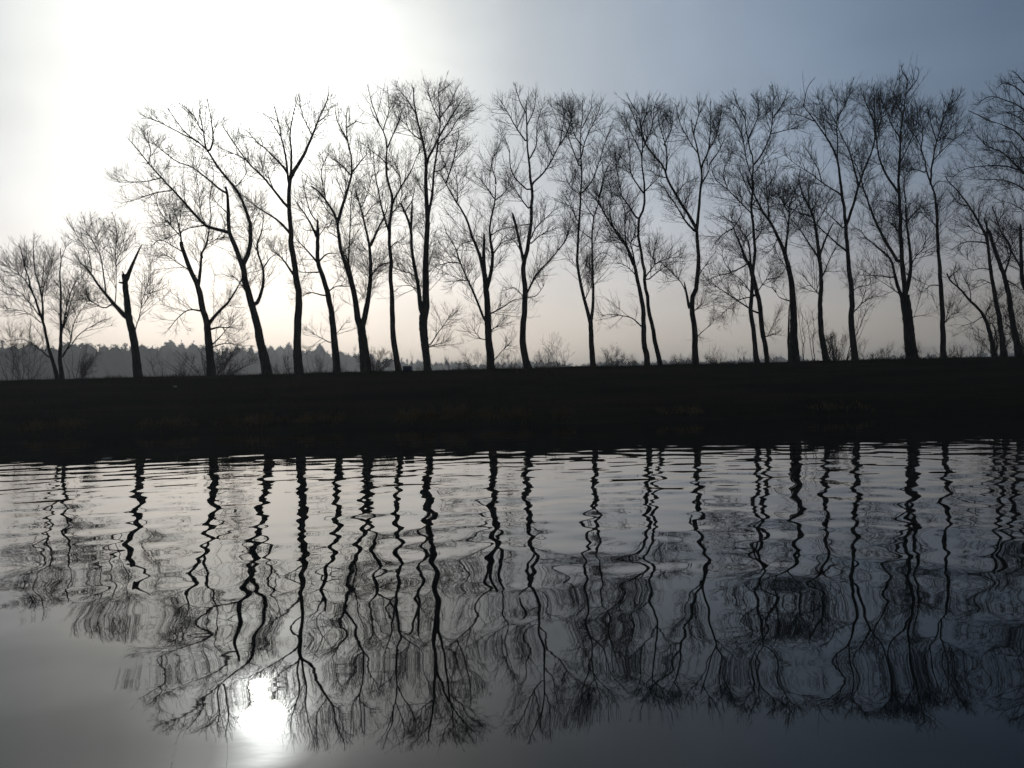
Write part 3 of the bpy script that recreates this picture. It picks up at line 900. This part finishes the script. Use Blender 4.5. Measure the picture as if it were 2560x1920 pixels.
def build_tree(spec):
    zid, label, limbs = spec
    ox, oy, sc = ZOOM[zid]
    y_base = 55.0 + random.uniform(-0.5, 0.7)
    root = None
    ztop, xmin = -1e9, 1e9
    done = []          # (pix points (k,2), depth (k,), pts3 (k,3), radius (k,), kind)
    trunks = 0
    for line in limbs:
        parts = line.split()
        kind, w0, w1 = parts[0], float(parts[1]), float(parts[2])
        px = np.array([[float(c) for c in p.split(",")] for p in parts[3:]])
        px = px / sc + np.array([ox, oy])
        k = 30 if kind == "T" else (18 if len(px) > 2 else 8)
        ztop = max(ztop, at(px[:, 0].mean(), px[:, 1].min(), y_base)[2])
        q = catmull(px, k)
        if kind == "L":
            q = catmull(q[: max(4, int(round(k * 0.95)))], k)
            w0, w1 = w0 * 0.94, w1 * 0.8
        elif kind == "T":
            w0, w1 = w0 * 0.9, w1 * 0.85
            if w1 < 8:
                q = catmull(q[: int(round(k * 0.95))], k)
        # a little wander that a hand-drawn line lacks
        sl_ = np.linalg.norm(px[-1] - px[0])
        if kind != "B":
            wander = np.cumsum(rng.normal(size=(k, 2)), axis=0) * 0.0022 * sl_
            wander -= np.linspace(0, 1, k)[:, None] * wander[-1]
            q = q + wander
        seg = np.concatenate([[0], np.cumsum(np.linalg.norm(np.diff(q, axis=0), axis=1))]) * M_PER_PX
        if kind == "T" and trunks == 0:
            y0, slope = y_base, rng.normal() * 0.03
        elif kind == "T":
            y0, slope = y_base + rng.normal() * 0.25, rng.normal() * 0.05
        else:
            best = None
            for pp, dd, p3, rr, kk in done:
                dist = np.linalg.norm(pp - q[0], axis=1)
                j = int(np.argmin(dist))
                if best is None or dist[j] < best[0]:
                    best = (dist[j], dd[j], pp[j])
            y0 = best[1]
            q[0] = 0.35 * q[0] + 0.65 * best[2]
            lat = abs(px[-1][0] - px[0][0]) / (sl_ + 1e-6)
            slope = (0.28 + 0.45 * rng.random()) * (0.3 + lat) * rng.choice([-1, 1]) if kind == "L" else rng.normal() * 0.08
        dep = y0 + 3.2 * np.tanh(slope * seg * (0.55 + 0.45 * np.clip(seg / 4.0, 0, 1)) / 3.2)
        if kind == "T":
            dep = dep + 0.12 * np.sin(seg * 0.5 + rng.random() * 6)
        pts = np.array([at(a, b, d) for (a, b), d in zip(q, dep)])
        prof = np.linspace(0, 1, k)
        rad = (w0 + (w1 - w0) * prof ** (0.85 if kind == "T" else 0.75)) / sc * M_PER_PX / 2
        rad = rad * (1 + 0.035 * np.cumsum(rng.normal(size=k)) / math.sqrt(k) + 0.03 * rng.normal(size=k))
        if kind == "T":
            trunks += 1
            foot = pts[0].copy()
            gz = float(ground_z(foot[0], foot[1]))
            flare = np.exp(-np.maximum(pts[:, 2] - gz, 0) / 0.45) * 0.14
            rad = rad * (1 + flare)
            low = foot + np.array([0.03, 0, min(gz - foot[2], 0) - 0.35])
            pts = np.vstack([low, pts])
            rad = np.concatenate([[rad[0] * 1.15], rad])
            q = np.vstack([q[0], q])
            dep = np.concatenate([[dep[0]], dep])
            if root is None:
                base = np.array([foot[0], foot[1], gz])
                root = empty("bare_tree", base)
                tag(root, label, "tree", "bare trees in a row along the dike")
        if kind == "B":      # a snapped end tapers to a splinter
            rad[-1] *= 0.5
            rad[-2] *= 0.88
        done.append((q, dep, pts, rad, kind))
    for q, dep, pts, rad, kind in done:
        bag = Bag()
        bag.tubes((pts - base)[None], rad[None], 12 if rad[0] > 0.12 else 8)
        o = bag.obj({"T": "trunk", "L": "limb", "B": "broken_limb", "P": "branch_tip"}[kind], M_peeled if kind == "P" else M_bark, root)
        if kind == "P":
            o["label"] = "pale branch tip with its bark peeled off"
    # shoots and twigs
    def resample(p, r_, k):
        s = np.linspace(0, len(p) - 1, k)
        return np.stack([np.interp(s, np.arange(len(p)), p[:, c]) for c in range(3)], -1), np.interp(s, np.arange(len(p)), r_)
    lim = [resample(p, r_, 16) for q, d, p, r_, kd in done if kd == "L"]
    tr = [resample(p[1:], r_[1:], 24) for q, d, p, r_, kd in done if kd in "TB"]
    bag = Bag()
    PL, RL = np.array([a for a, b in lim]), np.array([b for a, b in lim])
    PT, RT = np.array([a for a, b in tr]), np.array([b for a, b in tr])
    LIMIT[0] = ztop + 0.5
    A1 = spawn(PL, RL, TW[0], 0.12, 0.8, 3.0, 8, 0.021, 0.006, ang=(28, 70), up=0.25, curl=0.2, tip=True, taper=0.92)
    A2 = spawn(PT, RT, 1.3, 0.28, 0.5, 1.7, 6, 0.013, 0.004, ang=(40, 80))
    bag.tubes(*A1, 4)
    bag.tubes(*A2, 3)
    B1 = spawn(*A1, TW[1], 0.1, 0.4, 1.35, 6, 0.0105, 0.0045, ang=(25, 58))
    B2 = spawn(*A2, 3.2, 0.15, 0.25, 0.8, 4, 0.009, 0.0045, ang=(25, 58))
    bag.tubes(*B1, 3)
    bag.tubes(*B2, 3)
    D1 = spawn(*B1, TW[2], 0.15, 0.16, 0.5, 3, 0.0065, 0.004, ang=(25, 55))
    bag.tubes(*D1, 3)
    LIMIT[0] = 1e9
    v = np.concatenate(bag.v)
    bag.v = [v - base]
    bag.obj("crown", M_twig, root, smooth=False)
    return root


TW = (5.5, 4.8, 5.0)
for spec in TREES:
    build_tree(spec)

# ------------------------------------------------------------------ bushes, saplings and small trees behind the crest


def bush(u, v_top, w_px, y, label, stems, name="bare_bush", cat="bush", group="bare bushes behind the dike", dens=1.0, thick=1.0, lean=0.0, spread=0.5, dome=True):
    top = at(u, v_top, y)
    x0 = top[0]
    z0 = float(ground_z(x0, y)) - 0.1
    H = top[2] - z0
    W = w_px * y / F_PX / 2
    root = empty(name, (x0, y, z0))
    tag(root, label, cat, group)
    sc = y / 55.0
    K = 9
    S = []
    for k in range(stems):
        a = rng.random() * 2 * math.pi
        rr = rng.random() ** 0.6
        ex, ey = rr * math.cos(a) * W, rr * math.sin(a) * W * 0.8
        h = H * (math.sqrt(max(1 - (0.8 * rr) ** 2, 0.1)) if dome else 1 - 0.35 * rr) * rng.uniform(0.82, 1.0)
        s = np.linspace(0, 1, K)
        bx, by = ex * spread * rng.random(), ey * spread * rng.random()
        p = np.stack([bx + (ex - bx) * s ** 1.4 + lean * h * s, by + (ey - by) * s ** 1.4, h * s], -1)
        wob = np.cumsum(rng.normal(size=(K, 3)), axis=0) * 0.022 * h
        wob[0] = 0
        S.append(p + wob * np.array([1, 1, 0.3]))
    S = np.array(S)
    r0 = 0.022 * thick * sc ** 0.8
    R = np.linspace(r0, r0 * 0.3, K)[None] * rng.uniform(0.7, 1.3, (stems, 1))
    st = Bag()
    st.tubes(S, R, 5)
    st.obj("stems", M_bush, root)
    hl = H / 4.0
    tw = Bag()
    f = 1.15 * thick * sc ** 0.95
    A = spawn(S, R, 4.4 * dens / hl, 0.12, 0.4 * hl, 1.35 * hl, 6, 0.010 * f, 0.004 * f, tip=True)
    tw.tubes(*A, 3)
    B = spawn(*A, 5.5 * dens / hl, 0.1, 0.2 * hl, 0.75 * hl, 4, 0.0065 * f, 0.003 * f)
    tw.tubes(*B, 3)
    if len(B[0]) < 9000:
        D = spawn(*B, 3.0 * dens / hl, 0.1, 0.12 * hl, 0.35 * hl, 3, 0.0045 * f, 0.0026 * f)
        tw.tubes(*D, 3)
    tw.obj("crown", M_bush, root, smooth=False)
    return root


bush(520, 862, 250, 61, "wide dark thicket behind the gnarled forked tree", 26, thick=1.1, dens=1.2)
bush(455, 882, 90, 63, "low scrubby bush left of the wide dark thicket", 10)
bush(190, 858, 110, 59, "scrubby bush at the foot of the twin-trunk tree on the far left", 10, dens=1.2)
bush(710, 862, 120, 64, "bush between the big left-leaning tree and the tall straight tree", 12)
bush(930, 862, 110, 60, "dark bush close against the foot of the V-shaped tree", 14, dens=1.2, thick=1.1)
bush(800, 880, 150, 80, "low pale bush behind the slender crooked tree", 12)
bush(1050, 884, 90, 78, "small low bush left of the swollen-trunk tree", 8)
bush(1195, 874, 90, 66, "bush left of the tree with the snapped centre stub", 10)
bush(1270, 876, 80, 66, "bush right of the tree with the snapped centre stub", 10)
bush(1362, 870, 120, 150, "hazy round-topped bush behind the tall graceful tree", 16, dens=1.3)
bush(1534, 872, 130, 120, "dark round dome-shaped bush in the widest stretch of open sky", 22, dens=1.5, thick=1.1)
bush(1690, 890, 60, 190, "small hazy round bush behind the crossing pair", 12, dens=1.4)
bush(1735, 884, 70, 200, "hazy dome bush left of the lone S-curved tree", 12, dens=1.4)
bush(1850, 860, 100, 110, "spreading pale bush between the S-curved tree and the close-set pair", 9, dome=False)
bush(1945, 878, 80, 140, "low hazy bush right of the close-set pair", 10, dens=1.3)
bush(2085, 830, 90, 59, "dark scrub bush right of the many-forked stubby tree", 16, dens=1.3, thick=1.2)
bush(2225, 862, 150, 170, "broad hazy bush left of the massive wide-footed tree", 18, dens=1.4)
bush(2390, 838, 90, 64, "brush with upright tips right of the slim straight tree", 12, dome=False)
bush(2340, 868, 60, 90, "low bush between the massive tree and the slim straight tree", 8)
bush(2490, 770, 110, 59, "tall dense undergrowth around the bowed stem at the right edge", 18, dens=1.2, thick=1.2, dome=False)
bush(2560, 730, 90, 60, "tangled tall undergrowth cut by the right picture edge", 14, dens=1.2, thick=1.2, dome=False)
bush(50, 815, 130, 90, "hazy bushy crown standing out at the left picture edge", 14, dens=1.2)
bush(1135, 884, 80, 95, "thin scrub between the swollen-trunk tree and the snapped centre stub", 9, dens=1.2)
bush(1238, 884, 70, 100, "thin scrub close beside the tree with the snapped centre stub", 9, dens=1.2)
bush(1620, 894, 110, 210, "low hazy hump of scrub behind the crossing pair", 12, dens=1.3)
bush(1800, 888, 90, 120, "ragged low scrub right of the lone S-curved tree", 9, dens=1.2)
bush(2160, 852, 90, 75, "leggy scrub left of the tall Y-forked tree", 10, dens=1.1, dome=False)
bush(2290, 856, 90, 80, "loose scrub at the foot of the massive wide-footed tree", 10, dens=1.2)
bush(2445, 820, 80, 66, "leggy scrub left of the thin bowed stem", 10, dens=1.1, dome=False)
sap = dict(name="sapling", cat="sapling", group="thin saplings between the trees")
bush(1415, 812, 110, 80, "small bare sapling tree with flat spreading head in the widest gap", 5, dome=False, spread=0.05, thick=1.5, **sap)
bush(1785, 842, 60, 75, "wispy sapling just right of the lone S-curved tree", 4, dome=False, spread=0.05, thick=1.2, **sap)
bush(2006, 640, 50, 57, "very thin tall sapling right of the stout dark trunk", 2, dome=False, spread=0.3, thick=1.3, dens=0.7, **sap)
bush(2030, 720, 46, 57.5, "short crooked sapling left of the many-forked stubby tree", 2, dome=False, spread=0.3, thick=1.4, dens=0.7, **sap)
bush(2110, 720, 70, 57, "slanting whippy stems leaning right below the many-forked tree", 4, dome=False, spread=0.1, thick=1.3, dens=0.7, lean=0.35, **sap)
bush(205, 880, 40, 58, "tiny upright sapling right of the twin-trunk tree", 2, dome=False, spread=0.1, dens=1.2, **sap)
bush(395, 856, 60, 62, "thin sapling right of the leaning broken-off tree", 3, dome=False, spread=0.1, dens=1.0, **sap)

# ------------------------------------------------------------------ the far wood in the haze
wb_ = Bag()
us = []
prof_u = [(-900, 846), (0, 852), (250, 856), (500, 858), (640, 862), (760, 868), (880, 878), (960, 898), (1100, 908), (1300, 908), (1700, 902), (2100, 898), (2600, 884), (3400, 880)]
prof_d = [(-900, 400), (0, 440), (400, 540), (640, 680), (800, 780), (1000, 800), (1400, 1000), (2600, 1000), (3400, 900)]
for row in range(4):
    u = -800.0
    while u < 3300:
        dist = np.interp(u, *zip(*prof_d)) * (1 + 0.12 * row) * rng.uniform(0.96, 1.04)
        vt = np.interp(u, *zip(*prof_u)) + 5 * math.sin(u * 0.021 + row) + 4 * math.sin(u * 0.053 + 2 * row) + rng.normal() * 2.5
        p = at(u, vt, dist)
        h = max(p[2] - 0.4, 3.0) * rng.uniform(0.78, 1.06)
        wd = h * rng.uniform(0.13, 0.24)
        conifer = rng.random() < (0.3 if u < 700 else 0.15)
        th, ph = np.meshgrid(np.linspace(0.02, math.pi, 9), np.arange(10) * 2 * math.pi / 10, indexing="ij")
        zc = np.cos(th)
        rad = np.sin(th) if not conifer else np.clip((1 - zc) * 0.62, 0, 1) * (th < 2.9)
        rad = rad * rng.uniform(0.72, 1.12, th.shape)
        core = np.stack([p[0] + rad * np.cos(ph) * wd, dist + rad * np.sin(ph) * wd, 0.4 + h * (0.48 + 0.46 * zc * rng.uniform(0.9, 1.05, th.shape))], -1)
        ix = np.arange(90).reshape(9, 10)
        wb_.add(core, np.stack([ix[:-1], ix[1:], np.roll(ix[1:], -1, 1), np.roll(ix[:-1], -1, 1)], -1).reshape(-1, 4))
        n = 90
        k = rng.integers(0, 70, n)
        c = core.reshape(-1, 3)[k] + rng.normal(size=(n, 3)) * h * 0.018
        sz = h * 0.017
        e1 = rng.normal(size=(n, 3)) * sz
        e2 = rng.normal(size=(n, 3)) * sz
        tri = np.stack([c + e1, c + e2, c - e1 - e2 * 0.3], 1).reshape(-1, 3)
        wb_.add(tri, np.arange(n * 3).reshape(n, 3))
        tp = np.array([[[p[0], dist, 0.0], [p[0], dist, 0.4 + h * 0.97]]])
        wb_.tubes(tp, np.array([[h * 0.02, h * 0.006]]), 4)
        u += wd * 0.9 / dist * F_PX
tag(wb_.obj("far_wood", M_wood, None, smooth=False), "long far-off wood fading blue-grey into the haze", "wood", kind="stuff")

# ------------------------------------------------------------------ grass and reeds
n = 52000
gxp = rng.uniform(-58, 58, n)
gyp = np.where(rng.random(n) < 0.45, rng.uniform(53.2, 57.5, n), rng.uniform(40.0, 55, n))
gh = rng.uniform(0.05, 0.17, n) * (1 + 0.9 * (rng.random(n) < 0.08))
cl = np.sin(gxp * 1.3) + np.sin(gxp * 0.47 + 1) + np.sin(gxp * 3.1 + gyp)
gh = gh * np.clip(1 + 0.28 * cl, 0.45, 1.7)
gz0 = ground_z(gxp, gyp) - 0.06
bl = rng.normal(size=(n, 2)) * 0.06
tall = rng.random(n) < 0.012
gh = np.where(tall, rng.uniform(0.25, 0.55, n), gh)
az = rng.random(n) * math.pi
wv = np.stack([np.cos(az), np.sin(az)], -1) * 0.014
b0 = np.stack([gxp - wv[:, 0], gyp - wv[:, 1], gz0], -1)
b1 = np.stack([gxp + wv[:, 0], gyp + wv[:, 1], gz0], -1)
b2 = np.stack([gxp + bl[:, 0], gyp + bl[:, 1], gz0 + 0.06 + gh], -1)
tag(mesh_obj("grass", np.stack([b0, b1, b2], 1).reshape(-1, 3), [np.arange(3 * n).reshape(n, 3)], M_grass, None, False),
    "rough winter grass covering the dike", "grass", kind="stuff")


reeds = Bag()


def reed_clump(u, v, w_px, h, nb):
    p = at(u, v, 1.0)
    d = ray(u, v)
    y = 40.5
    x = d[0] / d[1] * y
    z = float(ground_z(x, y)) - 0.05
    W = w_px * y / F_PX / 2
    K = 5
    s = np.linspace(0, 1, K)[None, :, None]
    nb = int(nb * 1.5)
    b = np.stack([np.linspace(-W, W, nb) + rng.normal(size=nb) * W / nb * 0.5, rng.normal(size=nb) * 0.3, np.zeros(nb)], -1)
    b[:, 2] = ground_z(b[:, 0], y + b[:, 1]) - 0.05 - z
    hh = h * rng.uniform(0.45, 1.0, nb) * (1 - 0.5 * np.abs(b[:, 0] / W) ** 2) * (0.65 + 0.35 * np.sin(b[:, 0] * 5.0 + u) * np.sin(b[:, 0] * 2.3))
    ln = rng.normal(size=(nb, 3)) * np.array([0.3, 0.3, 0]) * hh[:, None]
    P = b[:, None, :] + np.array([0, 0, 1.0]) * s * hh[:, None, None] + ln[:, None, :] * s ** 2
    R = np.linspace(0.009, 0.003, K)[None] * np.ones((nb, 1))
    reeds.tubes(P + np.array([x, y, z]), R, 3)


reed_clump(85, 1062, 60, 0.75, 160)
reed_clump(170, 1050, 110, 0.6, 220)
reed_clump(420, 1050, 160, 0.55, 220)
reed_clump(640, 1048, 200, 0.7, 300)
reed_clump(800, 1050, 120, 0.65, 220)
reed_clump(1040, 1046, 100, 0.95, 320)
reed_clump(1130, 1044, 120, 0.9, 320)
reed_clump(1260, 1044, 140, 0.8, 280)
reed_clump(1410, 1036, 60, 0.7, 160)
reed_clump(1700, 1030, 120, 0.5, 160)
reed_clump(2100, 1016, 160, 0.5, 160)

tag(reeds.obj("reeds", M_reed, None, False), "patchy tufts of dead tan reed along the waterline", "reeds", kind="stuff")

# ------------------------------------------------------------------ small things
bp = at(1019, 932, 54.9)
bz = float(ground_z(bp[0], bp[1]))
bin_ = empty("litter_bin", (bp[0], bp[1], bz - 0.02))
tag(bin_, "small dark blue box-shaped bin on the dike crest between two trunks", "bin")
b_ = Bag()
b_.box(-0.29, -0.24, 0.0, 0.29, 0.24, -0.0 + 0.30, 0.0)
b_.box(-0.27, -0.22, -0.1, 0.27, 0.22, 0.0, 0.0)
b_.obj("body", M_blue, bin_, False)
b_ = Bag()
b_.box(-0.32, -0.27, 0.302, 0.32, 0.27, 0.35, 0.02)
b_.box(-0.28, -0.23, 0.352, 0.28, 0.23, 0.40, 0.08)
b_.obj("lid", M_blue, bin_, False)
b_ = Bag()
b_.tubes(np.array([[[-0.15, -0.3, 0.33], [-0.15, -0.36, 0.33], [0.15, -0.36, 0.33], [0.15, -0.3, 0.33]]]), np.full((1, 4), 0.014), 6)
b_.obj("handle", M_blue, bin_, True)


def stone(u, v, y, sx, label, material, name, cat, flat=0.5, z=None):
    p = at(u, v, y)
    zz = float(ground_z(p[0], p[1])) if z is None else z
    th, ph = np.meshgrid(np.linspace(0, math.pi, 9), np.arange(14) * 2 * math.pi / 14, indexing="ij")
    rr = 1 + 0.18 * np.sin(ph * 2 + 1) * np.sin(th) + 0.1 * np.sin(ph * 5 + th * 3)
    V = np.stack([rr * np.sin(th) * np.cos(ph) * sx, rr * np.sin(th) * np.sin(ph) * sx * 0.6, np.cos(th) * sx * flat], -1).reshape(-1, 3)
    ii = np.arange(9 * 14).reshape(9, 14)
    q = np.stack([ii[:-1], np.roll(ii[:-1], -1, 1), np.roll(ii[1:], -1, 1), ii[1:]], -1).reshape(-1, 4)
    o = mesh_obj(name, V, [q], material)
    o.location = (float(p[0]), float(p[1]), zz + sx * flat * 0.5)
    tag(o, label, cat)


stone(1841, 917, 53.6, 0.13, "pale stone high on the dike left of the close-set pair", M_pale, "pale_stone", "stone")
stone(438, 981, 50.0, 0.11, "dull pale stone low on the dike under the gnarled forked tree", M_pale, "pale_stone", "stone")
fl = at(267, 1146, 20.0)
dr = ray(267, 1146)
yy = CAM_H / -dr[2] * dr[1]
stone(267, 1146, yy, 0.14, "pale scrap of leaf litter floating on the dark water near the bank", M_leaf, "floating_leaf", "leaf", flat=0.10, z=0.0)

# ------------------------------------------------------------------ haze
HAZE = 0.0007
hb = Bag()
hb.box(-1620, -1620, -3.2, 1620, 1720, 48)
Mh = bpy.data.materials.new("thin_haze")
Mh.use_nodes = True
hn = Mh.node_tree
hn.nodes.remove(hn.nodes["Principled BSDF"])
pv = hn.nodes.new("ShaderNodeVolumePrincipled")
pv.inputs["Color"].default_value = (0.98, 0.98, 0.98, 1)
pv.inputs["Density"].default_value = HAZE
pv.inputs["Anisotropy"].default_value = 0.5
hn.links.new(pv.outputs["Volume"], hn.nodes["Material Output"].inputs["Volume"])
ho = hb.obj("haze", Mh, None, False)
tag(ho, kind="stuff")
ho.display_type = "WIRE"

scene.render.engine = "CYCLES"
scene.cycles.max_bounces = 6
scene.cycles.volume_bounces = 1
scene.cycles.transparent_max_bounces = 8
scene.cycles.sample_clamp_indirect = 8.0
scene.cycles.use_denoising = True
scene.cycles.denoiser = "OPENIMAGEDENOISE"
scene.cycles.denoising_input_passes = "RGB_ALBEDO_NORMAL"
scene.cycles.denoising_prefilter = "ACCURATE"
